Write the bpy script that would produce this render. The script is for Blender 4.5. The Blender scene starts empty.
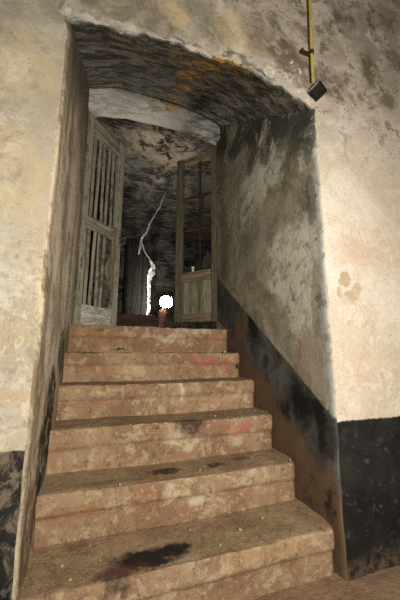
import bpy, bmesh, math, random
from mathutils import Vector, Matrix, noise

random.seed(7)
scene = bpy.context.scene
COL = scene.collection
W = 1.3                       # width of the stair opening, metres

# ------------------------------------------------------------------ camera
CAM = Vector((0.19083, -1.21861, 0.80313))
YAW, PIT, ROL, F = 0.331756, 0.172054, 0.003239, 297.8795
_fw = Vector((math.sin(YAW) * math.cos(PIT), math.cos(YAW) * math.cos(PIT), math.sin(PIT)))
_r0 = Vector((math.cos(YAW), -math.sin(YAW), 0))
_u0 = _r0.cross(_fw)
_r = _r0 * math.cos(ROL) + _u0 * math.sin(ROL)
_u = -_r0 * math.sin(ROL) + _u0 * math.cos(ROL)
cd = bpy.data.cameras.new('camera')
cam = bpy.data.objects.new('camera', cd)
COL.objects.link(cam)
cd.sensor_fit = 'HORIZONTAL'
cd.sensor_width = 36
cd.lens = F / 400 * 36
cd.clip_start = .02
m = Matrix((_r, _u, -_fw)).transposed().to_4x4()
m.translation = CAM
cam.matrix_world = m
scene.camera = cam


def at(u, v, ax, val):
    """where a spot seen in the photograph lies on the plane axis = val"""
    d = _fw + _r * ((u - 200) / F) - _u * ((v - 300) / F)
    return CAM + d * ((val - CAM[ax]) / d[ax])


def lerp(a, b, t):
    return a + (b - a) * t


def interp(pts, x):
    if x <= pts[0][0]:
        return pts[0][1]
    for (x0, y0), (x1, y1) in zip(pts, pts[1:]):
        if x <= x1:
            t = (x - x0) / (x1 - x0)
            t = t * t * (3 - 2 * t) * .3 + t * .7
            return y0 + (y1 - y0) * t
    return pts[-1][1]


# ------------------------------------------------------------------ shader helpers
class G:
    def __init__(s, name, local=False):
        s.m = bpy.data.materials.new(name)
        s.m.use_nodes = True
        s.t = s.m.node_tree
        s.t.nodes.clear()
        s.out = s.t.nodes.new('ShaderNodeOutputMaterial')
        s.b = s.t.nodes.new('ShaderNodeBsdfPrincipled')
        s.t.links.new(s.b.outputs[0], s.out.inputs[0])
        s.b.inputs['Specular IOR Level'].default_value = .25
        if local:
            s.P = s.t.nodes.new('ShaderNodeTexCoord').outputs['Object']
        else:
            s.P = s.t.nodes.new('ShaderNodeNewGeometry').outputs['Position']

    def put(s, sock, v):
        if isinstance(v, bpy.types.NodeSocket):
            s.t.links.new(v, sock)
        elif v is not None:
            if sock.type == 'RGBA' and len(v) == 3:
                v = (*v, 1)
            sock.default_value = v

    def mt(s, op, a, b=None, c=None, clamp=False):
        n = s.t.nodes.new('ShaderNodeMath')
        n.operation = op
        n.use_clamp = clamp
        s.put(n.inputs[0], a)
        s.put(n.inputs[1], b)
        s.put(n.inputs[2], c)
        return n.outputs[0]

    def vm(s, op, a, b=None):
        n = s.t.nodes.new('ShaderNodeVectorMath')
        n.operation = op
        s.put(n.inputs[0], a)
        s.put(n.inputs[1], b)
        return n.outputs['Value'] if op in ('LENGTH', 'DOT_PRODUCT') else n.outputs[0]

    def xyz(s, v=None):
        n = s.t.nodes.new('ShaderNodeSeparateXYZ')
        s.put(n.inputs[0], v or s.P)
        return n.outputs

    def noise(s, scale, detail=6, rough=.6, dist=0., stretch=None, off=0, vec=None, col=False):
        v = vec or s.P
        if stretch:
            v = s.vm('MULTIPLY', v, stretch)
        if off:
            v = s.vm('ADD', v, (off * 3.17, off * 7.31, off * 1.93))
        n = s.t.nodes.new('ShaderNodeTexNoise')
        s.put(n.inputs['Vector'], v)
        n.inputs['Scale'].default_value = scale
        n.inputs['Detail'].default_value = detail
        n.inputs['Roughness'].default_value = rough
        n.inputs['Distortion'].default_value = dist
        return n.outputs['Color'] if col else n.outputs['Fac']

    def voro(s, scale, stretch=None, feature='F1', off=0):
        v = s.P
        if stretch:
            v = s.vm('MULTIPLY', v, stretch)
        if off:
            v = s.vm('ADD', v, (off * 3.17, off * 7.31, off * 1.93))
        n = s.t.nodes.new('ShaderNodeTexVoronoi')
        n.feature = feature
        s.put(n.inputs['Vector'], v)
        n.inputs['Scale'].default_value = scale
        return n.outputs['Distance']

    def step(s, f, lo, hi, amt=1.0):
        n = s.t.nodes.new('ShaderNodeMapRange')
        n.interpolation_type = 'SMOOTHSTEP'
        s.put(n.inputs['Value'], f)
        n.inputs['From Min'].default_value = min(lo, hi)
        n.inputs['From Max'].default_value = max(lo, hi)
        n.inputs['To Min'].default_value = 0 if lo < hi else amt
        n.inputs['To Max'].default_value = amt if lo < hi else 0
        return n.outputs['Result']

    def mix(s, f, a, b, blend='MIX'):
        n = s.t.nodes.new('ShaderNodeMix')
        n.data_type = 'RGBA'
        n.blend_type = blend
        s.put(n.inputs[0], f)
        s.put(n.inputs[6], a)
        s.put(n.inputs[7], b)
        return n.outputs[2]

    def warp(s, scale, amt, off=0):
        c = s.noise(scale, 9, .72, off=off, col=True)
        c = s.vm('SUBTRACT', c, (.5, .5, .5))
        c = s.vm('MULTIPLY', c, (amt * 1.7, amt * 1.7, amt * 1.7))
        return s.vm('ADD', s.P, c)

    def blob(s, wv, c, r, amt=1., hard=.3, ax=None):
        """a stain of its own shape round c with radii r"""
        if not isinstance(r, (tuple, list)):
            r = (r, r, r)
        r = list(r)
        if ax is not None:
            r[ax] = 5.
        d = s.vm('DIVIDE', s.vm('SUBTRACT', wv, tuple(c)), tuple(r))
        return s.step(s.vm('LENGTH', d), 1.0, hard, amt)

    def mx(s, *a):
        r = a[0]
        for x in a[1:]:
            r = s.mt('MAXIMUM', r, x)
        return r

    def mul(s, a, b):
        return s.mt('MULTIPLY', a, b)

    def done(s, col, rough=.9, bump=None, strength=.4, dist=.01):
        s.put(s.b.inputs['Base Color'], col)
        s.put(s.b.inputs['Roughness'], rough)
        if bump is not None:
            n = s.t.nodes.new('ShaderNodeBump')
            n.inputs['Strength'].default_value = strength
            n.inputs['Distance'].default_value = dist
            s.put(n.inputs['Height'], bump)
            s.t.links.new(n.outputs[0], s.b.inputs['Normal'])
        return s.m


# ------------------------------------------------------------------ materials
def front_wall_mat():
    g = G('cream_plaster_with_black_dado')
    x, y, z = g.xyz()
    wv = g.warp(5, .16)
    wf = g.warp(16, .07, 3)
    n1 = g.noise(1.7, 6, .6, .3)
    n2 = g.noise(5, 8, .7, .5, off=2)
    n4 = g.noise(13, 9, .75, .5, off=21)
    n5 = g.noise(75, 5, .8, off=23)
    n3 = g.noise(22, 6, .75, off=4)
    lf = g.mix(g.step(n1, .42, .58), (.43, .375, .285), (.54, .49, .39))
    lf = g.mix(g.step(n2, .50, .62, .65), lf, (.50, .39, .24))
    lf = g.mix(g.step(n4, .51, .57, .6), lf, (.66, .61, .51))
    lf = g.mix(g.step(n4, .46, .39, .65), lf, (.31, .26, .185))
    lf = g.mix(g.step(n3, .56, .64, .5), lf, (.30, .25, .18))
    rt = g.mix(g.step(n1, .42, .58), (.62, .52, .40), (.72, .64, .53))
    rt = g.mix(g.step(n2, .52, .62, .5), rt, (.62, .48, .34))
    rt = g.mix(g.step(n4, .52, .58, .5), rt, (.76, .70, .61))
    rt = g.mix(g.step(n4, .44, .36, .5), rt, (.46, .37, .265))
    col = g.mix(g.step(x, .5, 1.3), lf, rt)
    col = g.mix(g.step(n5, .54, .62, .4), col, (.28, .225, .16))
    col = g.mix(g.step(n5, .44, .36, .25), col, (.80, .74, .63))
    # dirtier greyed plaster high on the wall
    up = g.step(z, 2.0, 2.9)
    col = g.mix(g.mul(up, g.step(n2, .42, .56, .7)), col, (.33, .285, .225))
    col = g.mix(g.mul(g.step(z, 1.75, 2.35), g.step(g.noise(9, 9, .75, .6, off=9), .53, .60, .75)), col, (.17, .14, .105))
    lu = g.mul(g.mul(g.step(x, .5, -.02), g.step(g.xyz(wv)[2], 1.62, 1.85)), g.step(n2, .40, .54, .6))
    col = g.mix(lu, col, (.34, .30, .23))
    # fine dark specks
    sp = g.step(g.noise(34, 4, .65, off=6), .62, .67, .6)
    col = g.mix(g.mul(sp, g.step(z, 1.2, 2.6)), col, (.12, .10, .08))
    # rough greyer strip of render beside the left arris
    gs = g.mul(g.mul(g.step(g.xyz(wv)[0], -.17, -.11), g.step(g.xyz(wv)[2], 1.0, 1.3)), g.step(x, .3, .0))
    col = g.mix(g.mul(gs, g.step(n4, .40, .56, .7)), col, (.40, .35, .265))
    # stains of their own shape
    def S(pts, c, w=wv, ax=1, val=0., hard=.62, brk=True):
        nonlocal col
        ms = [g.blob(w, at(u, v, ax, val), r, a, hard, ax) for (u, v, r, a) in pts]
        f = g.mul(g.mx(*ms), g.step(n4, .36, .54)) if brk else g.mx(*ms)
        col = g.mix(f, col, c)
    S([(18, 42, .10, .6), (12, 13, .06, .5), (60, 60, .12, .45), (55, 130, .10, .45), (58, 95, .12, .4), (50, 170, .12, .35)], (.36, .31, .24))
    S([(150, 16, .22, .9), (112, 6, .2, .9), (195, 6, .12, .6), (212, 30, .14, .8), (60, 8, .12, .5)], (.21, .175, .12), hard=.35)
    S([(172, 8, .09, .6), (236, 30, .16, .45), (15, 60, .2, .3), (5, 175, .2, .3)], (.66, .50, .25))
    S([(85, 18, (.13, .1, .03), .7), (72, 60, (.035, .1, .25), .5), (120, 24, (.12, .1, .03), .6)], (.68, .64, .57), wf)
    S([(95, 22, (.1, .1, .02), .8), (150, 34, (.14, .1, .012), .6), (255, 62, (.12, .1, .04), .7), (285, 85, (.1, .1, .05), .9), (302, 98, (.04, .1, .04), 1)], (.50, .46, .39), wf)
    S([(240, 55, (.1, .1, .015), .9), (265, 75, (.1, .1, .012), .9), (190, 44, (.1, .1, .012), .9)], (.10, .085, .065), wf)
    S([(62, 150, (.03, .1, .3), .5), (47, 290, (.04, .1, .3), .5), (70, 230, .05, .6)], (.70, .58, .34), wf)
    S([(283, 52, .17, .9), (327, 82, .17, .85), (302, 70, .14, .9), (262, 38, .14, .6), (296, 30, .1, .5)], (.15, .11, .07), hard=.4)
    S([(292, 62, .018, .9), (300, 71, .02, .9), (288, 78, .03, .6), (270, 72, .045, .8), (248, 60, .03, .6)], (.74, .70, .62), wf)
    S([(370, 70, (.12, .1, .2), .95), (384, 98, .11, .85), (346, 22, .13, .7), (388, 20, .14, .7), (345, 78, .07, .8), (372, 28, (.03, .1, .2), .9), (330, 30, .07, .6), (395, 60, .1, .7), (350, 95, .06, .6)], (.165, .125, .085), hard=.4)
    S([(328, 135, .09, .6), (330, 110, .08, .5)], (.46, .42, .38), wf)
    S([(345, 280, .05, .85), (352, 296, .045, .8), (357, 288, .04, .7), (340, 292, .03, .7)], (.42, .32, .20), wf)
    S([(350, 323, .018, .7), (366, 322, .018, .7), (343, 345, .018, .5), (383, 376, .022, .6), (396, 372, .03, .6), (366, 378, .02, .5), (349, 389, .015, .6)], (.50, .40, .27), wf)
    # faded orange lettering in a frame, worn beyond reading
    ox = g.mul(g.step(x, at(335, 240, 1, 0).x, at(343, 240, 1, 0).x), g.step(x, at(399, 240, 1, 0).x + .02, at(393, 240, 1, 0).x))
    oz = g.mul(g.step(z, at(365, 262, 1, 0).z, at(365, 258, 1, 0).z), g.step(z, at(365, 218, 1, 0).z, at(365, 226, 1, 0).z))
    ghost = g.mul(g.mul(ox, oz), g.step(g.noise(26, 4, .7, stretch=(2.2, 1, .9), off=11), .47, .6, .5))
    col = g.mix(ghost, col, (.64, .42, .27))
    zc = at(365, 262, 1, 0).z
    ln = g.mul(g.mul(ox, g.step(g.mt('ABSOLUTE', g.mt('SUBTRACT', g.xyz(wf)[2], zc)), .016, .004)), g.step(n3, .38, .58, .5))
    col = g.mix(ln, col, (.76, .46, .30))
    S([(330, 222, .03, .6), (392, 240, (.012, .1, .09), .6)], (.78, .42, .26), wf)
    # hairline crack across the plaster
    crk = g.step(g.mt('ABSOLUTE', g.mt('SUBTRACT', n1, .5)), .0015, .0006, .35)
    col = g.mix(g.mul(crk, g.step(z, .9, 2.3)), col, (.25, .2, .14))
    # black painted band along the foot of the wall
    wz = g.xyz(g.warp(20, .022, 9))[2]
    band = g.step(wz, .478, .468)
    blk = g.mix(g.step(n2, .35, .7), (.008, .0075, .007), (.026, .024, .021))
    blk = g.mix(g.step(n3, .57, .66, .45), blk, (.13, .115, .095))
    lfl = g.mul(g.step(x, .3, .0), g.step(g.noise(11, 8, .75, .5, off=5), .47, .60, .85))
    blk = g.mix(lfl, blk, (.20, .16, .11))
    low = g.mul(g.step(wz, -.08, -.2), g.step(n3, .4, .6, .6))
    blk = g.mix(low, blk, (.20, .13, .08))
    col = g.mix(band, col, blk)
    h = g.mt('ADD', g.mul(n4, .7), g.mul(n5, .45))
    return g.done(col, .9, h, .6, .012)


def reveal_right_mat():
    g = G('damp_grey_plaster_with_sloping_dado')
    x, y, z = g.xyz()
    wv = g.warp(5, .2)
    wf = g.warp(15, .08, 3)
    n1 = g.noise(2.2, 7, .65, .6)
    n2 = g.noise(6, 8, .7, .6, off=2)
    n4 = g.noise(13, 9, .75, .5, off=21)
    n5 = g.noise(75, 5, .8, off=23)
    n3 = g.noise(24, 6, .75, off=4)
    R = lambda u, v: at(u, v, 0, W)
    col = g.mix(g.step(n1, .42, .57), (.26, .235, .165), (.40, .365, .27))
    col = g.mix(g.step(n2, .5, .6, .6), col, (.19, .17, .12))
    col = g.mix(g.step(n4, .52, .58, .45), col, (.50, .46, .36))
    col = g.mix(g.step(n5, .55, .64, .45), col, (.12, .105, .075))
    col = g.mix(g.mul(g.step(g.xyz(wf)[1], .075, .05), g.step(n4, .42, .5, .8)), col, (.47, .45, .40))
    def S(pts, c, w=wv, hard=.7):
        nonlocal col
        col = g.mix(g.mul(g.mx(*[g.blob(w, R(u, v), r, a, hard, 0) for (u, v, r, a) in pts]), g.step(n4, .38, .52)), col, c)
    S([(290, 260, (.1, .3, .3), .7), (275, 160, (.1, .16, .2), .8), (258, 180, (.1, .2, .28), .7), (306, 150, (.1, .07, .12), .7), (248, 200, (.1, .2, .3), .5), (262, 165, (.1, .1, .3), .9), (300, 300, (.1, .15, .3), .6)], (.78, .75, .62))
    S([(285, 130, (.1, .12, .1), .5), (312, 185, (.1, .04, .08), .6)], (.62, .60, .53), wf)
    # soot and peeled patches below the vault
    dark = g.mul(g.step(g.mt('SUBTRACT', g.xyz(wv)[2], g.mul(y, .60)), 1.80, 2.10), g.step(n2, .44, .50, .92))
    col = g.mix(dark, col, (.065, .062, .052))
    S([(300, 118, (.1, .08, .2), .9), (308, 150, (.1, .05, .12), .7), (265, 150, (.1, .1, .15), .8), (240, 140, (.1, .3, .16), .8), (310, 200, (.1, .05, .18), .6), (250, 165, (.1, .08, .12), .7)], (.085, .08, .068), wf)
    S([(222, 200, (.1, .12, .6), .75), (224, 260, (.1, .14, .3), .6)], (.16, .135, .09))
    S([(245, 235, (.1, .1, .12), .5), (270, 235, (.1, .06, .08), .5)], (.20, .20, .17), wf)
    S([(318, 330, (.1, .05, .5), .6)], (.20, .16, .10), wf)
    S([(325, 350, (.1, .025, .45), .75), (320, 265, (.1, .02, .3), .6)], (.38, .40, .40), wf)
    S([(319, 300, (.1, .03, .06), .8)], (.09, .08, .06), wf)
    # patch of rough mortar with a red daub above the dado
    S([(305, 350, (.1, .14, .14), .8), (320, 385, (.1, .08, .1), .7)], (.40, .33, .24), wf)
    S([(299, 345, (.1, .02, .05), .7), (297, 355, (.1, .02, .03), .6)], (.42, .14, .10), wf)
    # dado that climbs with the stairs
    dz = g.mt('SUBTRACT', g.mt('SUBTRACT', g.xyz(g.warp(14, .02, 9))[2], g.mul(y, .715)), .485)
    band = g.step(dz, .012, -.012)
    blk = g.mix(g.step(n2, .35, .65), (.045, .046, .042), (.12, .118, .105))
    blk = g.mix(g.step(n3, .56, .72, .5), blk, (.19, .18, .155))
    blk = g.mix(g.mul(g.step(dz, -.28, -.42), g.step(n2, .3, .5)), blk, (.15, .095, .055))
    b2 = g.mx(*[g.blob(wv, R(u, v), r, a, .3, 0) for (u, v, r, a) in
                [(300, 400, (.1, .14, .17), 1), (316, 412, (.1, .1, .13), 1), (322, 440, (.1, .07, .15), .9), (285, 408, (.1, .07, .1), .9),
                 (252, 325, (.1, .1, .13), .9), (265, 360, (.1, .05, .1), .8), (330, 500, (.1, .05, .1), .8)]])
    blk = g.mix(b2, blk, (.010, .010, .009))
    b3 = g.mx(*[g.blob(wv, R(u, v), r, a, .3, 0) for (u, v, r, a) in
                [(240, 325, (.1, .16, .2), .8), (300, 440, (.1, .09, .12), .8), (325, 475, (.1, .08, .12), .8), (258, 380, (.1, .12, .1), .7)]])
    blk = g.mix(b3, blk, (.17, .115, .068))
    col = g.mix(band, col, blk)
    h = g.mt('ADD', g.mul(n4, .7), g.mul(n5, .4))
    return g.done(col, .88, h, .6, .012)


def reveal_left_mat():
    g = G('brown_streaked_plaster')
    x, y, z = g.xyz()
    wv = g.warp(5, .18)
    wf = g.warp(14, .08, 3)
    st = g.noise(6, 9, .72, .7, stretch=(1, 1.0, .40))
    n2 = g.noise(4, 7, .65, .5, off=2)
    n4 = g.noise(13, 9, .75, .5, off=21)
    n5 = g.noise(75, 5, .8, off=23)
    n3 = g.noise(26, 5, .7, off=4)
    L = lambda u, v: at(u, v, 0, 0)
    col = g.mix(g.step(st, .44, .56), (.215, .155, .095), (.52, .43, .31))
    col = g.mix(g.step(n2, .5, .62, .6), col, (.24, .18, .115))
    col = g.mix(g.step(n4, .54, .62, .5), col, (.58, .49, .36))
    col = g.mix(g.step(n5, .55, .64, .4), col, (.16, .12, .08))
    def S(pts, c, w=wv, hard=.7):
        nonlocal col
        col = g.mix(g.mul(g.mx(*[g.blob(w, L(u, v), r, a, hard, 0) for (u, v, r, a) in pts]), g.step(n4, .36, .52)), col, c)
    S([(72, 200, (.1, .3, .4), .85), (76, 130, (.1, .2, .2), .6), (58, 240, (.1, .09, .3), .8), (50, 330, (.1, .1, .25), .7), (66, 280, (.1, .2, .2), .7)], (.62, .54, .42), hard=.4)
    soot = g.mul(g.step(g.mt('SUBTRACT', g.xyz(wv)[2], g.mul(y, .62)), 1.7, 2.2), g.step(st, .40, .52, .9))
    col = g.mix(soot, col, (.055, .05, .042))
    S([(84, 150, (.1, .35, .7), .6), (80, 240, (.1, .3, .4), .55)], (.12, .10, .075))
    S([(74, 300, (.1, .35, .28), .75)], (.16, .14, .105))
    S([(46, 440, (.1, .2, .24), 1), (51, 398, (.1, .16, .18), 1), (40, 480, (.1, .1, .2), 1), (62, 350, (.1, .2, .16), .8), (34, 520, (.1, .04, .12), .8)], (.018, .016, .013), wf)
    S([(28, 545, (.1, .12, .24), .9), (36, 500, (.1, .06, .2), .7), (58, 420, (.1, .3, .4), .4)], (.15, .085, .045), wf)
    S([(47, 262, (.1, .03, .3), .5), (62, 150, (.1, .03, .4), .5)], (.62, .52, .34), wf)
    h = g.mt('ADD', g.mul(st, .7), g.mul(n3, .3))
    return g.done(col, .88, h, .5, .012)


def soffit_mat():
    g = G('sooty_vault_plaster')
    wv = g.warp(5, .2)
    wf = g.warp(17, .11, 3)
    st = g.noise(10, 9, .75, 1.2, stretch=(.55, 1, 1))
    n2 = g.noise(3.2, 7, .65, .6, off=2)
    n3 = g.noise(28, 6, .75, off=4, stretch=(.5, 1, 1))
    col = g.mix(g.step(st, .43, .57), (.085, .081, .072), (.36, .345, .305))
    col = g.mix(g.step(n2, .52, .60, .7), col, (.055, .052, .046))
    col = g.mix(g.step(n3, .56, .64, .5), col, (.42, .40, .35))
    col = g.mix(g.step(n3, .45, .38, .5), col, (.03, .028, .025))
    Q = soffit_hit
    ms = [g.blob(wv, Q(u, v), r, a) for (u, v, r, a) in [(140, 78, .2, .55), (170, 65, .16, .4), (108, 66, .2, .35)]]
    col = g.mix(g.mul(g.mx(*ms), g.step(st, .4, .6)), col, (.27, .255, .22))
    cr = g.mx(*[g.blob(wf, Q(u, v), r, a, .55) for (u, v, r, a) in
                [(203, 66, (.15, .12, .3), 1), (190, 76, (.12, .16, .3), 1), (222, 60, (.14, .08, .3), 1), (184, 88, (.08, .16, .3), 1),
                 (240, 70, (.12, .05, .3), .8), (176, 100, (.09, .14, .3), .9), (180, 52, (.1, .04, .2), .7)]])
    cm = g.mul(cr, g.step(g.noise(17, 7, .75, off=8), .42, .48))
    cc = g.mix(g.step(n3, .35, .65), (.26, .13, .04), (.70, .50, .22))
    col = g.mix(cm, col, cc)
    # pale broken lip along the front edge
    y = g.xyz(wf)[1]
    lip = g.mul(g.step(y, .022, .004), g.step(g.noise(9, 6, .7, off=12), .48, .6, .7))
    col = g.mix(lip, col, (.40, .37, .31))
    h = g.mt('ADD', g.mt('ADD', g.mul(st, .6), g.mul(n3, .3)), g.mul(cm, 1.5))
    return g.done(col, .9, h, .6, .015)


def arch_mat():
    g = G('whitewashed_arch_face')
    wv = g.warp(6, .2)
    wf = g.warp(18, .12, 3)
    st = g.noise(9, 8, .75, .4, stretch=(.3, 1, 1.2))
    n3 = g.noise(30, 5, .7, off=4)
    x = g.xyz()[0]
    col = g.mix(g.step(st, .44, .54), (.50, .48, .43), (.74, .72, .66))
    col = g.mix(g.mul(g.step(x, .55, 1.1), g.step(st, .42, .54)), col, (.13, .125, .11))
    col = g.mix(g.step(n3, .60, .66, .6), col, (.14, .13, .11))
    A = lambda u, v: at(u, v, 1, 1.37)
    cr = g.mul(g.mx(*[g.blob(wf, A(u, v), r, a, .5, 1) for (u, v, r, a) in [(172, 106, .1, 1), (155, 106, .07, .9), (165, 99, .08, 1), (180, 103, .06, .9)]]),
               g.step(g.noise(22, 6, .75, off=8), .42, .52))
    col = g.mix(cr, col, g.mix(g.step(n3, .35, .6), (.26, .12, .035), (.58, .40, .17)))
    return g.done(col, .9, g.mt('ADD', g.mul(st, .6), g.mul(cr, 1.0)), .5, .012)


def room_mat():
    g = G('soot_blackened_flaking_plaster')
    wv = g.warp(3, .5)
    n1 = g.noise(2.6, 8, .72, .7)
    n2 = g.noise(7, 8, .75, .5, off=2)
    st = g.noise(10, 6, .7, .4, stretch=(.18, 1.6, 1.6), off=5)
    x, y, z = g.xyz()
    col = g.mix(g.step(n1, .43, .58), (.07, .067, .062), (.27, .25, .225))
    col = g.mix(g.step(st, .51, .59, .8), col, (.40, .375, .33))
    col = g.mix(g.step(n2, .50, .44, .6), col, (.035, .033, .031))
    # patches where the tan render still holds
    tan = g.mx(*[g.blob(wv, at(u, v, 2, 3.4), r, 1, .4, 2) for (u, v, r) in
                 [(152, 142, (.42, .42, .5)), (168, 160, (.40, .35, .5)), (185, 150, (.25, .2, .5)), (160, 178, (.2, .2, .5))]])
    tan = g.mul(tan, g.step(n2, .44, .49))
    col = g.mix(tan, col, g.mix(g.step(n2, .5, .6), (.50, .41, .29), (.64, .55, .42)))
    # row of exposed laths towards the right
    la = g.step(g.mt('SINE', g.mul(g.xyz(g.warp(6, .03))[1], 95.)), .0, .6)
    lm = g.mul(g.mul(la, g.step(x, 1.15, 1.45)), g.step(n1, .40, .50, .9))
    col = g.mix(lm, col, (.26, .235, .195))
    h = g.mt('ADD', g.mul(n1, .5), g.mt('ADD', g.mul(n2, .6), g.mul(lm, .5)))
    return g.done(col, .92, h, .7, .02)


def stair_mat():
    g = G('worn_stained_concrete')
    x, y, z = g.xyz()
    nz = g.xyz(g.t.nodes.new('ShaderNodeNewGeometry').outputs['True Normal'])[2]
    wv = g.warp(6, .16)
    wf = g.warp(18, .07, 3)
    n1 = g.noise(3, 7, .65, .5)
    n2 = g.noise(9, 8, .72, .4, off=2)
    n4 = g.noise(16, 9, .75, .5, off=21)
    n5 = g.noise(80, 5, .8, off=23)
    vs = g.noise(20, 7, .7, .3, stretch=(1, .5, .22), off=25)
    n3 = g.noise(34, 6, .75, off=4)
    hz = g.noise(12, 6, .7, .2, stretch=(.25, .6, 1.6), off=7)
    col = g.mix(g.step(n1, .42, .58), (.26, .155, .088), (.36, .245, .145))
    col = g.mix(g.step(hz, .5, .60, .6), col, (.33, .175, .105))
    col = g.mix(g.step(vs, .53, .64, .6), col, (.20, .125, .072))
    col = g.mix(g.step(n4, .52, .59, .6), col, (.54, .43, .275))
    col = g.mix(g.step(n2, .58, .64, .5), col, (.46, .35, .23))
    col = g.mix(g.step(n3, .55, .62, .7), col, (.15, .10, .06))
    col = g.mix(g.step(n5, .44, .36, .35), col, (.62, .52, .36))
    def S(pts, c, w=wv, hard=.5, brk=None):
        nonlocal col
        ms = []
        for (k, u, v, r, a) in pts:
            c0 = at(u, v, 1, SY[k]) if k > 0 else at(u, v, 2, SZ[-k])
            ms.append(g.blob(w, c0, (r[0], .16, r[2]) if k > 0 else (r[0] * 1.15, r[1] * 1.3, .12), a, hard))
        f = g.mx(*ms)
        if brk:
            f = g.mul(f, g.step(n2, *brk))
        col = g.mix(f, col, c)
    # whitish limewash remains
    S([(1, 175, 338, (.32, .1, .06), .75), (1, 195, 333, (.2, .1, .05), .65), (2, 130, 370, (.12, .1, .06), .6), (3, 181, 392, (.035, .1, .08), .9), (3, 230, 398, (.2, .1, .06), .55),
       (4, 185, 440, (.16, .1, .08), .75), (4, 110, 450, (.12, .1, .06), .4), (4, 235, 440, (.12, .1, .06), .5), (5, 185, 492, (.16, .1, .07), .75), (5, 255, 480, (.14, .1, .07), .6), (5, 200, 500, (.1, .1, .05), .8), (6, 230, 570, (.2, .1, .04), .5)], (.64, .54, .37), brk=(.40, .56), hard=.3)
    S([(1, 100, 338, (.25, .1, .07), .4), (1, 215, 340, (.08, .1, .06), .8), (2, 110, 372, (.25, .1, .06), .3), (3, 100, 402, (.25, .1, .05), .3), (5, 70, 520, (.2, .1, .07), .45), (4, 60, 455, (.06, .1, .07), .4)], (.40, .19, .09), brk=(.30, .56))
    S([(2, 205, 363, (.2, .1, .06), .55), (2, 225, 365, (.1, .1, .07), .6), (3, 225, 398, (.1, .1, .05), .5), (4, 240, 430, (.14, .1, .05), .5), (5, 140, 500, (.14, .1, .06), .2)], (.47, .12, .085), brk=(.38, .56))
    # small near-black marks on the risers of the top two steps
    S([(1, 120, 349, (.06, .1, .012), .9), (2, 238, 366, (.022, .1, .035), 1), (1, 100, 330, (.04, .1, .02), .5)], (.035, .028, .022), wf)
    # dust on the treads
    top = g.step(nz, .55, .8)
    tc = g.mix(g.step(n1, .42, .58), (.27, .175, .10), (.36, .255, .15))
    tc = g.mix(g.step(n4, .52, .60, .6), tc, (.44, .315, .185))
    tc = g.mix(g.step(n5, .54, .62, .7), tc, (.50, .41, .28))
    tc = g.mix(g.step(n3, .55, .62, .6), tc, (.12, .085, .055))
    col = g.mix(top, col, tc)
    # soot and oil stains on the treads
    S([(-6, 150, 557, (.17, .055, .06), 1), (-6, 175, 548, (.09, .05, .06), 1), (-6, 118, 573, (.08, .04, .06), .7), (-6, 75, 545, (.06, .03, .05), .35), (-5, 165, 470, (.1, .035, .05), .85), (-5, 215, 464, (.06, .03, .05), .9),
       (-5, 240, 458, (.06, .03, .05), .5), (-4, 190, 420, (.1, .04, .05), .8), (-4, 150, 425, (.16, .03, .05), .5), (-5, 110, 482, (.2, .03, .05), .3), (-6, 245, 525, (.06, .05, .05), .3)], (.022, .017, .013), wf, brk=(.30, .47))
    S([(-6, 130, 568, (.1, .03, .06), .3)], (.16, .04, .02), wf)
    # exposed aggregate edges
    S([(-6, 245, 552, (.14, .03, .05), .6), (-6, 285, 540, (.1, .03, .05), .6), (-6, 80, 590, (.1, .03, .05), .5)], (.50, .33, .18), wf, brk=(.4, .6))
    h = g.mt('ADD', g.mul(n4, .6), g.mul(n5, .5))
    return g.done(col, .92, h, .7, .012)


def floor_mat(name, a, b):
    g = G(name)
    n1 = g.noise(4, 7, .7)
    n3 = g.noise(40, 5, .7, off=3)
    col = g.mix(g.step(n1, .35, .65), a, b)
    col = g.mix(g.step(n3, .55, .7, .6), col, tuple(c * 1.7 for c in b))
    return g.done(col, .95, n3, .7, .015)


def wood_mat(name, a, b, crack=(.03, .026, .02), grain=(1, 1, .06), paint=None):
    g = G(name, True)
    n1 = g.noise(26, 8, .78, .8, stretch=grain)
    n2 = g.noise(11, 8, .75, .3, off=3)
    n3 = g.noise(60, 3, .6, stretch=grain, off=5)
    col = g.mix(g.step(n1, .41, .59), a, b)
    if paint:
        col = g.mix(g.step(n2, .42, .56, .85), col, paint)
    col = g.mix(g.step(n2, .56, .70, .55), col, tuple(c * .55 for c in a))
    col = g.mix(g.step(n3, .62, .72, .8), col, crack)
    return g.done(col, .8, g.mt('ADD', n1, g.mul(n3, -.6)), .5, .006)


def plain_mat(name, a, b, rough=.6, metal=0., sc=18, bump=.25):
    g = G(name, True)
    n = g.noise(sc, 6, .7)
    g.b.inputs['Metallic'].default_value = metal
    return g.done(g.mix(g.step(n, .38, .64), a, b), rough, n, bump, .005)


# ------------------------------------------------------------------ mesh helpers
def tag(o, label=None, cat=None, group=None, kind=None):
    if label:
        o['label'] = label
    if cat:
        o['category'] = cat
    if group:
        o['group'] = group
    if kind:
        o['kind'] = kind
    return o


def link(name, bm, mat, parent=None, smooth=True, angle=40):
    bmesh.ops.recalc_face_normals(bm, faces=bm.faces)
    me = bpy.data.meshes.new(name)
    bm.to_mesh(me)
    bm.free()
    me.materials.append(mat)
    if smooth:
        me.shade_smooth()
        try:
            me.set_sharp_from_angle(angle=math.radians(angle))
        except Exception:
            pass
    o = bpy.data.objects.new(name, me)
    COL.objects.link(o)
    if parent:
        o.parent = parent
    return o


def empty(name, loc, rz=0.):
    o = bpy.data.objects.new(name, None)
    o.empty_display_size = .1
    o.location = loc
    o.rotation_euler = (0, 0, rz)
    COL.objects.link(o)
    return o


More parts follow.
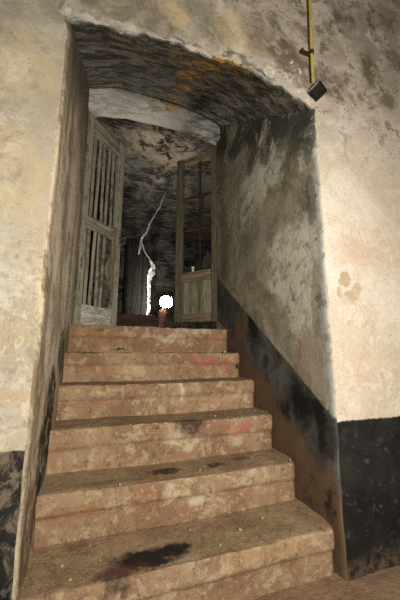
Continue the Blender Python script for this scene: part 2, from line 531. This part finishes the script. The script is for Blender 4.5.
def grid(bm, rows):
    """rows: list of rows of points -> quads"""
    vs = [[bm.verts.new(p) for p in r] for r in rows]
    for a, b in zip(vs, vs[1:]):
        for i in range(len(a) - 1):
            bm.faces.new((a[i], a[i + 1], b[i + 1], b[i]))
    return vs


def D(p, amp=1.):
    """uneven hand-laid plaster, the same push for the same place"""
    p = Vector(p)
    v = noise.noise_vector(p * 1.7 + Vector((3, 1, 7))) * .008
    v += noise.noise_vector(p * 6.1) * .0045
    v += noise.noise_vector(p * 19.) * .0016
    # crumbled lintel edge
    e = max(0., 1 - abs(p.y) / .12) * max(0., 1 - abs(p.z - 2.3) / .22) * (1 if -.05 < p.x < 1.4 else 0)
    if e > 0:
        v += noise.noise_vector(p * 9. + Vector((5, 5, 5))) * .019 * e
        v += noise.noise_vector(p * 27.) * .015 * e
    return p + v * amp


def board(bm, c, s, rot=None, nz=None, wear=.0015, seed=0, bev=.004):
    """worn board: box with bevelled, slightly wandering edges; c centre, s size"""
    b2 = bmesh.new()
    bmesh.ops.create_cube(b2, size=1)
    for v in b2.verts:
        v.co = Vector((v.co.x * s[0], v.co.y * s[1], v.co.z * s[2]))
    L = max(range(3), key=lambda i: s[i])
    n = max(1, int(s[L] / .06))
    ed = [e for e in b2.edges if abs((e.verts[0].co - e.verts[1].co)[L]) > s[L] * .9]
    bmesh.ops.subdivide_edges(b2, edges=ed, cuts=n, use_grid_fill=True)
    if bev:
        sharp = [e for e in b2.edges if len(e.link_faces) == 2 and e.calc_face_angle(0) > .8]
        bmesh.ops.bevel(b2, geom=sharp, offset=min(bev, min(s) * .3), segments=2, profile=.6, affect='EDGES')
    for v in b2.verts:
        v.co += noise.noise_vector(v.co * 9 + Vector((seed * 3.1, seed * 1.7, seed))) * wear
    M = Matrix.Translation(Vector(c)) @ (rot.to_4x4() if rot else Matrix.Identity(4))
    b2.transform(M)
    me = bpy.data.meshes.new('tmp')
    b2.to_mesh(me)
    b2.free()
    bm.from_mesh(me)
    bpy.data.meshes.remove(me)


def roty(a):
    return Matrix.Rotation(a, 3, 'Y')


def tube(bm, pts, r, seg=14, cap=True):
    pts = [Vector(p) for p in pts]
    rr = r if isinstance(r, (list, tuple)) else [r] * len(pts)
    rings = []
    ref = Vector((.31, .87, .12)).normalized()
    for i, p in enumerate(pts):
        t = (pts[min(i + 1, len(pts) - 1)] - pts[max(i - 1, 0)]).normalized()
        a = t.cross(ref).normalized()
        b = t.cross(a)
        rings.append([bm.verts.new(p + (a * math.cos(q) + b * math.sin(q)) * rr[i]) for q in [2 * math.pi * j / seg for j in range(seg)]])
    for A, B in zip(rings, rings[1:]):
        for j in range(seg):
            bm.faces.new((A[j], A[(j + 1) % seg], B[(j + 1) % seg], B[j]))
    if cap:
        bm.faces.new(rings[0])
        bm.faces.new(list(reversed(rings[-1])))


def lathe(bm, prof, c=(0, 0, 0), seg=24):
    c = Vector(c)
    rings = [[bm.verts.new(c + Vector((max(r, 1e-4) * math.cos(a), max(r, 1e-4) * math.sin(a), z))) for a in [2 * math.pi * j / seg for j in range(seg)]] for r, z in prof]
    for A, B in zip(rings, rings[1:]):
        for j in range(seg):
            bm.faces.new((A[j], A[(j + 1) % seg], B[(j + 1) % seg], B[j]))
    bm.faces.new(rings[0])
    bm.faces.new(list(reversed(rings[-1])))


# ------------------------------------------------------------------ layout numbers (metres)
ZL = [(0, 2.243), (.165, 2.279), (.35, 2.299), (.526, 2.315), (.689, 2.325), (.895, 2.312), (1.082, 2.268), (1.234, 2.218), (1.3, 2.195)]
ZT = [(0, 3.200), (.263, 3.295), (.453, 3.296), (.817, 3.281), (1.21, 3.215), (1.3, 3.165)]
ZB = [(0, 3.008), (.13, 3.056), (.347, 3.092), (.657, 3.108), (.99, 3.088), (1.255, 3.055), (1.3, 3.035)]
YB, YI, ZF = 1.37, 1.50, 1.005           # back of the recess, room side of the arch, landing level
ZLOW = -.20                              # floor at the foot of the stairs
SY = [None, 1.209, .977, .748, .523, .301, .0315]
SZ = [None, 1.005, .799, .604, .4106, .198, .0, ZLOW]


def soffit_z(x, y):
    return lerp(interp(ZL, x), interp(ZT, x), y / YB)


def soffit_hit(u, v):
    lo, hi = 0., 2.2
    for _ in range(40):
        mid = (lo + hi) / 2
        p = at(u, v, 1, mid)
        if p.z > soffit_z(min(max(p.x, 0), W), mid):
            hi = mid
        else:
            lo = mid
    return at(u, v, 1, (lo + hi) / 2)


def frange(a, b, step):
    n = max(1, round((b - a) / step))
    return [a + (b - a) * i / n for i in range(n + 1)]


# ------------------------------------------------------------------ setting
M_front, M_rr, M_rl, M_sof, M_arch, M_room = front_wall_mat(), reveal_right_mat(), reveal_left_mat(), soffit_mat(), arch_mat(), room_mat()
ZTOP = 4.0
EB = .012          # rounding of the arrises

# front wall with the opening left free
bm = bmesh.new()
zlow = frange(ZLOW - .05, ZL[0][1], .03)
for xs, zl in ((frange(-1.8, -EB, .035), ZL[0][1]), (frange(W + EB, 3.8, .035), ZL[-1][1])):
    zz = frange(ZLOW - .05, zl, .03)
    grid(bm, [[D((x, 0, z)) for x in xs] for z in zz])
    zu = [lerp(zl, ZTOP, (i / 70) ** 1.25) for i in range(71)]
    grid(bm, [[D((x, 0, z)) for x in xs] for z in zu])
xs = [-EB] + frange(0, W, .02) + [W + EB]
rows = []
for i in range(71):
    t = (i / 70) ** 1.25
    rows.append([D((x, 0, lerp(interp(ZL, x) + (EB if 0 <= x <= W else 0), ZTOP, t))) for x in xs])
grid(bm, rows)
tag(link('wall_front', bm, M_front), 'cream plastered front wall around the stair opening with a black band at its foot', 'wall', kind='structure')

# reveals
for name, x0, sgn, mat, lab in (('wall_left', 0., -1, M_rl, 'brown streaked plaster side wall left of the stairs'),
                                ('wall_right', W, 1, M_rr, 'grey peeling plaster side wall right of the stairs with a dark sloping dado')):
    bm = bmesh.new()
    prof = [(sgn * EB, 0.), (sgn * EB * .3, EB * .3), (0., EB)] + [(0., yy) for yy in frange(.03, YI, .03)]
    rows = []
    for i in range(91):
        row = []
        for dx, y in prof:
            top = soffit_z(x0, y) if y <= YB else interp(ZB, x0)
            row.append(D((x0 + dx, y, lerp(ZLOW - .05, top + .01, i / 90))))
        rows.append(row)
    grid(bm, rows)
    tag(link(name, bm, mat), lab, 'wall', kind='structure')

# vaulted soffit rising inwards
bm = bmesh.new()
xs = frange(-.01, W + .01, .022)
rows = []
for y in [0., .004, EB] + frange(.03, YB, .028):
    up = EB if y == 0 else (EB * .3 if y == .004 else 0)
    rows.append([D((x, y, soffit_z(min(max(x, 0), W), y) + up)) for x in xs])
grid(bm, rows)
tag(link('ceiling_recess', bm, M_sof), 'dark sooty sloping vault over the stairs with orange crusty patches', 'ceiling', kind='structure')

# whitewashed arch at the back of the recess and its underside
bm = bmesh.new()
xs = frange(-.01, W + .01, .022)
q = lambda x: min(max(x, 0), W)
rows = [[D((x, YB, lerp(interp(ZT, q(x)) + .01, interp(ZB, q(x)), t / 8))) for x in xs] for t in range(9)]
rows += [[D((x, y, interp(ZB, q(x)))) for x in xs] for y in frange(YB + .012, YI, .03)]
grid(bm, rows)
tag(link('wall_arch', bm, M_arch), 'whitewashed shallow arch above the open doors', 'arch', kind='structure')

# the dark room beyond
RX0, RX1, RY1, RZ = -1.5, 4.2, 5.42, 3.4
DR = lambda p: Vector(p) + noise.noise_vector(Vector(p) * 2.1) * .03 + noise.noise_vector(Vector(p) * 8) * .010
bm = bmesh.new()
grid(bm, [[DR((x, y, RZ)) for x in frange(RX0, RX1, .07)] for y in frange(YI, RY1, .07)])
tag(link('ceiling', bm, M_room), 'blackened flaking ceiling of the room behind the doors', 'ceiling', kind='structure')
bm = bmesh.new()
grid(bm, [[DR((x, RY1, z)) for x in frange(RX0, RX1, .07)] for z in frange(ZF - .05, RZ, .07)])
tag(link('wall_back', bm, M_room), 'black far wall of the room behind the doors', 'wall', kind='structure')
bm = bmesh.new()
for x in (RX0, RX1):
    grid(bm, [[DR((x, y, z)) for y in frange(YI, RY1, .09)] for z in frange(ZF - .05, RZ, .09)])
# room side of the front wall
for xa, xb in ((RX0, 0), (W, RX1)):
    grid(bm, [[Vector((x, YI, z)) for x in frange(xa, xb, .1)] for z in frange(ZF - .05, RZ + .03, .1)])
grid(bm, [[Vector((x, YI, lerp(interp(ZB, x), RZ + .03, t / 4))) for x in frange(0, W, .05)] for t in range(5)])
tag(link('wall_room', bm, M_room), 'sooty side walls of the room behind the doors', 'wall', kind='structure')
bm = bmesh.new()
grid(bm, [[Vector((x, y, ZF - .004)) for x in frange(RX0, RX1, .15)] for y in frange(YI - .02, RY1, .15)])
tag(link('floor_room', bm, floor_mat('dusty_dark_floor', (.05, .042, .034), (.09, .075, .058))), 'dark dusty floor of the room behind the doors', 'floor', kind='structure')
bm = bmesh.new()
grid(bm, [[Vector((x, y, ZLOW)) + noise.noise_vector(Vector((x, y, 0)) * 8) * .006 for x in frange(-1.8, 3.8, .07)] for y in frange(-3.2, .06, .07)])
tag(link('floor', bm, floor_mat('rubbly_brown_floor', (.18, .11, .065), (.32, .21, .13))), 'rough brown floor at the foot of the stairs', 'floor', kind='structure')

# ------------------------------------------------------------------ staircase
M_st = stair_mat()
st = tag(empty('staircase', (W / 2, 0, ZLOW)), 'worn stained concrete staircase climbing between the plaster walls to the doors', 'staircase')


def DS(p, k, edge):
    p = Vector(p)
    s = Vector((k * 4.3, k * 2.1, k))
    v = noise.noise_vector(p * 2.3 + s) * .004 + noise.noise_vector(p * 9 + s) * .003 + noise.noise_vector(p * 30 + s) * .0022
    v.x = 0
    c = max(0., noise.noise(Vector((p.x * 7, k * 3.7, 0))) - .2) * .022 + max(0., noise.noise(Vector((p.x * 23, k * 5.7, 2))) - .1) * .016
    v += Vector((0, c, -c * .7)) * edge
    return p + v


for k in range(1, 7):
    yk, zk, z0 = SY[k], SZ[k], SZ[k + 1]
    h = zk - z0
    back = (SY[k - 1] + .09) if k > 1 else YI + .0
    key = [(.020, -h, 0), (.018, -h * .52, .1), (.012, -h * .46, .5), (.001, -h * .42, .8), (-.003, -h * .30, 1), (-.001, -.012, 1), (.003, -.003, 1), (.012, 0, .9), (.07, .001, .2)]
    prof = []
    for (a, b) in zip(key, key[1:]):
        n = max(1, int(math.hypot(b[0] - a[0], b[1] - a[1]) / .012))
        prof += [tuple(lerp(a[i], b[i], j / n) for i in range(3)) for j in range(n)]
    prof.append(key[-1])
    prof = [(yk + a, zk + b, e) for a, b, e in prof]
    ys = frange(yk + .07, back, .02)[1:]
    prof += [(y, zk, 0) for y in ys]
    bm = bmesh.new()
    x0, x1 = -.015, W + .012
    cols = []
    for x in frange(x0, x1, .016):
        endr = max(0., (x - (W - .035)) / .035)
        ring = []
        for (y, z, e) in prof:
            wearz = -.006 * math.exp(-((x - .6) / .35) ** 2) if y > yk + .005 and z > zk - .02 else 0
            yy = y + .035 * endr ** 2 * min(1, max(0, 1 - (y - yk) / .09))
            ring.append(DS((x, yy, z + wearz - (.01 * endr * e)), k, e))
        ring.append(Vector((x, back, z0 - .03)))
        ring.append(Vector((x, yk + .02, z0 - .03)))
        cols.append([bm.verts.new(p) for p in ring])
    nr = len(cols[0])
    for A, B in zip(cols, cols[1:]):
        for j in range(nr):
            bm.faces.new((A[j], A[(j + 1) % nr], B[(j + 1) % nr], B[j]))
    bm.faces.new(cols[0])
    bm.faces.new(list(reversed(cols[-1])))
    bmesh.ops.transform(bm, matrix=Matrix.Translation((-W / 2, 0, -ZLOW)), verts=bm.verts)
    link('step', bm, M_st, st, angle=60)

# ------------------------------------------------------------------ doors
M_wl = wood_mat('weathered_grey_green_wood', (.11, .098, .068), (.42, .39, .30), paint=(.38, .36, .28))
M_wl2 = wood_mat('flaking_white_paint_on_wood', (.34, .32, .25), (.66, .64, .56), grain=(.3, 1, 1))
M_wlr = wood_mat('weathered_cross_rail_wood', (.14, .12, .08), (.44, .41, .31), grain=(.06, 1, 1))
M_wr = wood_mat('dark_brown_green_wood', (.06, .046, .028), (.18, .145, .09), paint=(.11, .10, .065))
M_wrr = wood_mat('brown_cross_rail_wood', (.10, .07, .04), (.27, .21, .13), grain=(.06, 1, 1))
M_pan = wood_mat('pale_panel_boards', (.10, .095, .06), (.30, .27, .185))
M_red = wood_mat('dark_red_painted_bar', (.026, .014, .011), (.06, .025, .018))
M_torn = wood_mat('split_brown_wood', (.14, .11, .07), (.30, .24, .155))
M_iron = plain_mat('rusty_dark_iron', (.035, .028, .022), (.10, .055, .03), .6, .5)

# left leaf, seen face = local -y
WL, TL, HL = .525, .040, 1.99
dl = tag(empty('barred_door_leaf', (.017, 1.405, ZF + .004), math.radians(48.27)),
         'tall weathered grey green wooden door leaf with vertical bars, open on the left', 'door', kind='thing')


def B(name, parent, mat, items, angle=40):
    bm = bmesh.new()
    for i, it in enumerate(items):
        board(bm, *it[:2], rot=it[2] if len(it) > 2 else None, seed=hash_seed(name, i))
    return link(name, bm, mat, parent, angle=angle)


def hash_seed(name, i):
    return sum(ord(c) for c in name) % 37 + i * 2.3


zoff = ZF + .008
B('hinge_stile', dl, M_wl, [((.03, TL / 2, HL / 2), (.06, TL, HL))])
B('meeting_stile', dl, M_wl, [((WL - .045, TL / 2, HL / 2), (.09, TL, HL))])
B('top_rail', dl, M_wlr, [((WL / 2, TL / 2, HL - .10), (WL - .14, TL * .9, .19))])
B('middle_rail', dl, M_wlr, [((.06 + .19, TL / 2, .935), (.40, TL * 1.02, .118), roty(math.radians(-.0)))])
tag(B('bottom_rail', dl, M_wl2, [((.06 + .19, TL / 2, .095), (.40, TL * .95, .19))]), 'bottom rail with flaking white paint')
bars = [.105, .172, .238, .304, .372]
for i, u in enumerate(bars):
    B('bar', dl, M_wl, [((u, TL / 2, 1.41), (.027, .016, .86), roty(math.radians([0, 1.0, -.6, .8, -.5][i])))])
for i, u in enumerate(bars[:4]):
    lean = [0, 1.2, -.8, 1.6][i]
    B('bar', dl, M_wl, [((u, TL / 2, .535), (.028, .016, .71), roty(math.radians(lean)))])
# torn plank hanging beside the meeting stile
bm = bmesh.new()
zs = [1.02, .96, .88, .80, .72, .62, .56, .52, .44, .36, .28, .20]
wd = [.03, .035, .05, .07, .085, .115, .13, .12, .085, .05, .03, .012]
rows = []
for s in (0, 1):
    pass
frontv, backv = [], []
for z, w in zip(zs, wd):
    xr = WL - .075 + .012 * math.sin(z * 19)
    frontv.append([bm.verts.new((xr - w + .008 * math.sin(z * 43), -.006, z)), bm.verts.new((xr - w * .4, -.016, z)), bm.verts.new((xr, -.010, z))])
    backv.append([bm.verts.new((xr - w + .008 * math.sin(z * 43), .006, z)), bm.verts.new((xr - w * .4, -.003, z)), bm.verts.new((xr, -.001, z))])
for a, b, c, d in zip(frontv, frontv[1:], backv, backv[1:]):
    for j in range(2):
        bm.faces.new((a[j], a[j + 1], b[j + 1], b[j]))
        bm.faces.new((c[j], c[j + 1], d[j + 1], d[j]))
    bm.faces.new((a[0], b[0], d[0], c[0]))
    bm.faces.new((a[2], b[2], d[2], c[2]))
for f, b in ((frontv[0], backv[0]), (frontv[-1], backv[-1])):
    for j in range(2):
        bm.faces.new((f[j], f[j + 1], b[j + 1], b[j]))
tag(link('torn_plank', bm, M_torn, dl), 'split brown strip of plank')
# latch bolt on the meeting edge
bm = bmesh.new()
tube(bm, [(WL - .03, -.004, .93), (WL - .03, -.022, .93), (WL + .055, -.026, .925)], .008, 8)
tag(link('latch_bolt', bm, M_iron, dl), 'rusty iron latch bolt')

# right leaf, seen face = local +y
WR, TR, HR = .475, .038, 1.845
zr = 1.095
dr = tag(empty('paned_door_leaf', (1.282, 1.448, zr), math.radians(136.74)),
         'narrow brown wooden door leaf with bare window bars and boarded lower panel, open', 'door', kind='thing')
B('hinge_stile', dr, M_wr, [((.028, -TR / 2, HR / 2), (.056, TR, HR))])
B('meeting_stile', dr, M_wr, [((WR - .045, -TR / 2, HR / 2), (.08, TR, HR))])
B('top_rail', dr, M_wrr, [((WR / 2, -TR / 2, HR - .038), (WR - .12, TR * .95, .07))])
B('middle_rail', dr, M_wrr, [((WR / 2 - .005, -TR / 2, .475), (WR - .14, TR, .105), roty(math.radians(2)))])
B('bottom_rail', dr, M_wrr, [((WR / 2 - .005, -TR / 2, .045), (WR - .14, TR, .085))])
pan = B('lower_panel', dr, M_pan, [((.068 + i * .0655 + .03, -TR / 2 - .004, .26), (.064, .016, .36)) for i in range(5)])
B('glazing_bar', dr, M_red, [((.19, -TR / 2, 1.17), (.020, .018, 1.29))])
B('glazing_bar', dr, M_red, [((.155, -TR / 2 + .016, 1.19), (.022, .014, .35), roty(math.radians(-3)))])
B('glazing_bar', dr, M_red, [((.225, -TR / 2 - .002, 1.365), (.335, .016, .022))])
B('glazing_bar', dr, M_red, [((.225, -TR / 2 - .002, .995), (.335, .016, .022))])
tag(B('broken_bar', dr, M_red, [((.105, -TR / 2 + .016, 1.03), (.13, .014, .05), roty(math.radians(-4)))]), 'thick red stub of a broken bar')

# ------------------------------------------------------------------ things on and behind the doors
dirR = Vector((math.cos(math.radians(136.74)), math.sin(math.radians(136.74)), 0))
nrmR = Vector((-dirR.y, dirR.x, 0))


def on_right(u, t, z):
    return Vector((1.282, 1.448, zr)) + dirR * u + nrmR * t + Vector((0, 0, z))


bm = bmesh.new()
bmesh.ops.create_icosphere(bm, subdivisions=4, radius=1)
for v in bm.verts:
    n = v.co.normalized()
    r = 1 + .35 * noise.noise(n * 2.2) + .18 * noise.noise(n * 6)
    v.co = Vector((n.x * .042 * r, n.y * .028 * r, n.z * .085 * r)) + Vector((.02 * n.z, 0, 0))
M_rag = plain_mat('black_cloth', (.022, .021, .02), (.06, .057, .053), .95, 0, 60, .6)
rag = tag(link('cloth_rag', bm, M_rag), 'crumpled dark rag caught on the middle rail of the right door', 'rag')
rag.location = on_right(.105, .004, .618)
bm = bmesh.new()
lathe(bm, [(.011, 0), (.013, .012), (.012, .03), (.017, .045), (.018, .052), (.012, .054)], seg=14)
cup = tag(link('white_cup', bm, plain_mat('chipped_white_glaze', (.55, .54, .50), (.68, .66, .62), .4)), 'tiny white cup standing on the middle rail of the right door', 'cup')
cup.location = on_right(.27, -.018, .527)

# lamp
LY = 2.6
lp = at(166, 302, 1, LY)
lamp = tag(empty('work_lamp', (at(161, 320, 1, LY).x + .01, LY, ZF)), 'glowing white globe lamp on a short reddish stand behind the doors', 'lamp')
lo = lp - lamp.location
bm = bmesh.new()
board(bm, (0, 0, .012), (.13, .13, .024), bev=.005)
board(bm, (0, 0, .172), (.095, .085, .30), bev=.006)
link('stand', bm, plain_mat('dull_red_painted_metal', (.10, .038, .03), (.18, .07, .055), .55), lamp)
bm = bmesh.new()
tube(bm, [(0, 0, .318), (lo.x * .5, 0, .345), (lo.x, 0, lo.z - .06)], [.03, .028, .034], 16)
link('socket', bm, M_iron, lamp)
bm = bmesh.new()
bmesh.ops.create_uvsphere(bm, u_segments=32, v_segments=20, radius=.082)
bmesh.ops.translate(bm, verts=bm.verts, vec=lo)
ml = bpy.data.materials.new('glowing_globe')
ml.use_nodes = True
nt = ml.node_tree
nt.nodes.clear()
em = nt.nodes.new('ShaderNodeEmission')
em.inputs[0].default_value = (1, .93, .80, 1)
em.inputs[1].default_value = 115
nt.links.new(em.outputs[0], nt.nodes.new('ShaderNodeOutputMaterial').inputs[0])
tag(link('globe', bm, ml, lamp), 'glowing white globe')

# dark cabinet behind the left leaf
M_dark = wood_mat('dark_sooty_wood', (.012, .011, .010), (.028, .026, .022))
cx0, cx1 = at(124, 300, 1, 2.95).x, at(147, 300, 1, 2.95).x
cab = tag(empty('wooden_cabinet', ((cx0 + cx1) / 2, 3.1, ZF)), 'tall narrow dark wooden cabinet standing behind the left door', 'cabinet')
cw = cx1 - cx0
hc = at(136, 238, 1, 2.95).z - ZF
B('body', cab, M_dark, [((0, 0, hc / 2), (cw, .28, hc))])
B('door', cab, M_dark, [((0, -.15, hc / 2), (cw * .86, .02, hc * .9)), ((-cw * .33, -.163, hc / 2), (cw * .16, .016, hc * .88)), ((cw * .33, -.163, hc / 2), (cw * .16, .016, hc * .88))])

# timber lying across the floor inside the doors
bx0, bx1 = .36, .80
zt = at(140, 314, 1, 2.02).z
tb = bmesh.new()
board(tb, (0, 0, (zt - ZF) / 2), (bx1 - bx0, .14, zt - ZF - .002), bev=.01, wear=.004)
o = tag(link('timber_beam', tb, wood_mat('dark_red_brown_timber', (.035, .018, .013), (.075, .037, .025), grain=(.06, 1, 1))),
        'dark reddish timber beam lying across the floor behind the doors', 'beam', kind='thing')
o.location = ((bx0 + bx1) / 2, 2.12, ZF)

# crumpled white strip hanging from the ceiling
M_strip = plain_mat('dusty_white_sheeting', (.44, .44, .42), (.62, .61, .57), .55, 0, 30, .5)
path = [(180, 172), (176, 180), (170, 189), (165, 197), (160, 207), (156, 214), (151, 224), (147, 232), (143, 239), (141, 246), (140, 254)]
hang = [at(u + random.uniform(-1.6, 1.6), v, 1, lerp(2.72, 2.78, i / 10)) for i, (u, v) in enumerate(path)]
root = tag(empty('torn_white_strip', (hang[0].x, hang[0].y, ZF)), 'crumpled white strip of torn sheeting hanging from the dark ceiling above the lamp', 'torn strip')
base = Vector(root.location)


def ribbon(bm, pts, ws, thick=.004, seed=0):
    P = []
    for i in range(len(pts) - 1):
        for j in range(5):
            t = j / 5
            P.append((pts[i].lerp(pts[i + 1], t), lerp(ws[i], ws[i + 1], t)))
    P.append((pts[-1], ws[-1]))
    F_, B_ = [], []
    for i, (p, w) in enumerate(P):
        n = noise.noise_vector(p * 22 + Vector((seed, 0, 0))) * .012
        p = p + n
        tw = 1.2 * noise.noise(Vector((i * .31, seed, 0)))
        side = Vector((math.cos(tw), math.sin(tw), .15 * math.sin(i)))
        nn = Vector((-math.sin(tw), math.cos(tw), 0)) * thick
        w *= .75 + .5 * abs(noise.noise(Vector((i * .7, seed, 3))))
        a = [p - side * w / 2, p + nn * 3, p + side * w / 2]
        F_.append([bm.verts.new(v - nn) for v in a])
        B_.append([bm.verts.new(v + nn) for v in a])
    for a, b, c, d in zip(F_, F_[1:], B_, B_[1:]):
        for j in range(2):
            bm.faces.new((a[j], a[j + 1], b[j + 1], b[j]))
            bm.faces.new((c[j], c[j + 1], d[j + 1], d[j]))
        bm.faces.new((a[0], b[0], d[0], c[0]))
        bm.faces.new((a[2], b[2], d[2], c[2]))
    for f, b in ((F_[0], B_[0]), (F_[-1], B_[-1])):
        for j in range(2):
            bm.faces.new((f[j], f[j + 1], b[j + 1], b[j]))


hang[0] = Vector((hang[0].x, hang[0].y, hang[0].z))
top = Vector((hang[0].x + .06, hang[0].y, RZ - .004))
bm = bmesh.new()
ribbon(bm, [p - base for p in [top] + hang], [.02, .02, .018, .022, .02, .026, .022, .03, .03, .04, .045, .025])
link('strand', bm, M_strip, root)
bm = bmesh.new()
low = [(141, 243, .03), (145, 252, .022), (150, 260, .026), (153, 266, .07), (152, 272, .125), (149, 281, .06), (149, 292, .05), (149, 303, .05), (148, 313, .045), (148, 322, .04)]
ribbon(bm, [at(u, v, 1, 2.74) - base for u, v, w in low], [w for _, _, w in low], seed=4)
link('torn_sheet', bm, M_strip, root)

# ------------------------------------------------------------------ yellow conduit and its dark box on the front wall
M_yel = plain_mat('faded_yellow_paint', (.55, .42, .09), (.68, .54, .15), .5, 0, 30)
pt = at(309.5, 0, 1, -.03)
pb = at(313, 81, 1, -.03)
cond = tag(empty('yellow_conduit_pipe', (pb.x, -.03, pb.z)), 'thin faded yellow conduit pipe running up the front wall above the dark box', 'pipe')
bm = bmesh.new()
dx = (pt.x - pb.x) / (pt.z - pb.z)
tube(bm, [(dx * t, .002 * math.sin(t * 9), t) for t in frange(0, ZTOP - pb.z - .05, .08)], .0085, 14)
link('pipe', bm, M_yel, cond)
bm = bmesh.new()
zc = at(311, 52, 1, -.03).z - pb.z
tube(bm, [(dx * zc, 0, zc - .012), (dx * zc, 0, zc + .012)], .0125, 14)
board(bm, (dx * zc - .030, .014, zc), (.075, .012, .020), bev=.003)
for s in (-.055, .02):
    tube(bm, [(dx * zc + s - .01, .02, zc), (dx * zc + s - .01, -.003, zc)], .006, 8)
link('clamp', bm, M_iron, cond)
# old empty pipe stub of plaster cover beside it: nothing more than a shallow rib of mortar
M_box = plain_mat('black_sooty_sheet_metal', (.009, .0085, .008), (.025, .023, .02), .6, .2, 26)
M_boxg = plain_mat('grey_dusty_sheet_metal', (.16, .15, .125), (.27, .25, .21), .8, 0, 26)
c = at(317.5, 91, 1, -.04)
jb = tag(empty('junction_box', (c.x, -.04, c.z)), 'black sooty metal box at the lower end of the yellow pipe', 'junction box')
jb.rotation_euler = (math.radians(-8), math.radians(30), math.radians(10))
jb.scale = (.78, .72, .66)
bm = bmesh.new()
board(bm, (.004, 0, 0), (.088, .10, .052), bev=.004)
link('housing', bm, M_box, jb)
bm = bmesh.new()
board(bm, (-.047, .004, .002), (.012, .098, .058), bev=.003)
tag(link('end_plate', bm, M_boxg, jb), 'grey dusty end plate')
bm = bmesh.new()
tube(bm, [(-.020, .012, .020), (-.032, .016, .050)], .013, 12)
link('pipe_socket', bm, M_boxg, jb)

# ------------------------------------------------------------------ crumbs on the treads
M_cr = plain_mat('pale_plaster_crumb', (.40, .32, .21), (.58, .49, .35), .95, 0, 60, .5)


def stone(bm, r, seed, flat=.7):
    bmesh.ops.create_icosphere(bm, subdivisions=2, radius=1)
    for v in bm.verts:
        n = v.co.normalized()
        k = 1 + .45 * noise.noise(n * 1.6 + Vector((seed, 0, 0)))
        v.co = Vector((n.x * r * k, n.y * r * k * .85, n.z * r * k * flat + r * flat * .85))


bm = bmesh.new()
stone(bm, .011, 3, .9)
yp = at(238, 352, 1, SY[1] - .03)
o = tag(link('yellow_pebble', bm, plain_mat('yellowish_stone', (.60, .45, .16), (.74, .60, .28), .8)), 'yellowish pebble at the right end of the second tread from the top', 'pebble')
o.location = (1.235, 1.165, SZ[2] - .004)
protos = []
spots = [(6, 285, 512), (6, 262, 518), (6, 300, 522), (6, 240, 530), (6, 220, 545), (6, 275, 528), (6, 190, 530), (6, 100, 560), (6, 62, 566), (6, 70, 580),
         (6, 310, 515), (6, 90, 545), (5, 262, 452), (5, 252, 458), (5, 280, 455), (5, 236, 452), (5, 268, 446), (5, 200, 470), (5, 120, 485), (5, 80, 485),
         (4, 240, 412), (4, 215, 416), (4, 130, 425), (4, 255, 411), (6, 240, 505), (6, 205, 512), (5, 290, 460), (6, 150, 520)]
for i, (k, u, v) in enumerate(spots):
    p = at(u, v, 2, SZ[k])
    if i < 3:
        bm = bmesh.new()
        stone(bm, 1., i * 5 + 1)
        o = link('plaster_crumb', bm, M_cr)
        protos.append(o)
    else:
        o = protos[i % 3].copy()
        COL.objects.link(o)
    s = random.uniform(.0035, .008)
    o.scale = (s, s, s)
    o.rotation_euler = (0, 0, random.uniform(0, 6))
    o.location = (p.x, p.y, SZ[k] - .003)
    tag(o, 'tiny pale plaster crumb lying loose on one of the lower treads', 'crumb', 'plaster crumbs on the stair treads')

# ------------------------------------------------------------------ light: the photographer's lamp and faint bounce
ld = bpy.data.lights.new('photo_lamp', 'AREA')
ld.shape = 'DISK'
ld.size = .16
ld.energy = 64
ld.color = (1, .945, .845)
lo_ = bpy.data.objects.new('photo_lamp', ld)
COL.objects.link(lo_)
lo_.location = (.66, -1.75, 1.06)
lo_.rotation_euler = (Vector((.75, .3, 1.05)) - Vector(lo_.location)).to_track_quat('-Z', 'Y').to_euler()
w = bpy.data.worlds.new('world')
scene.world = w
w.use_nodes = True
w.node_tree.nodes['Background'].inputs[0].default_value = (1, .88, .72, 1)
w.node_tree.nodes['Background'].inputs[1].default_value = .06

scene.view_settings.view_transform = 'Standard'
scene.view_settings.look = 'None'
scene.view_settings.gamma = 1
scene.view_settings.use_curve_mapping = False
scene.cycles.use_denoising = False
scene.cycles.denoising_prefilter = 'NONE'
scene.cycles.sample_clamp_indirect = 1.5
scene.view_settings.exposure = 0
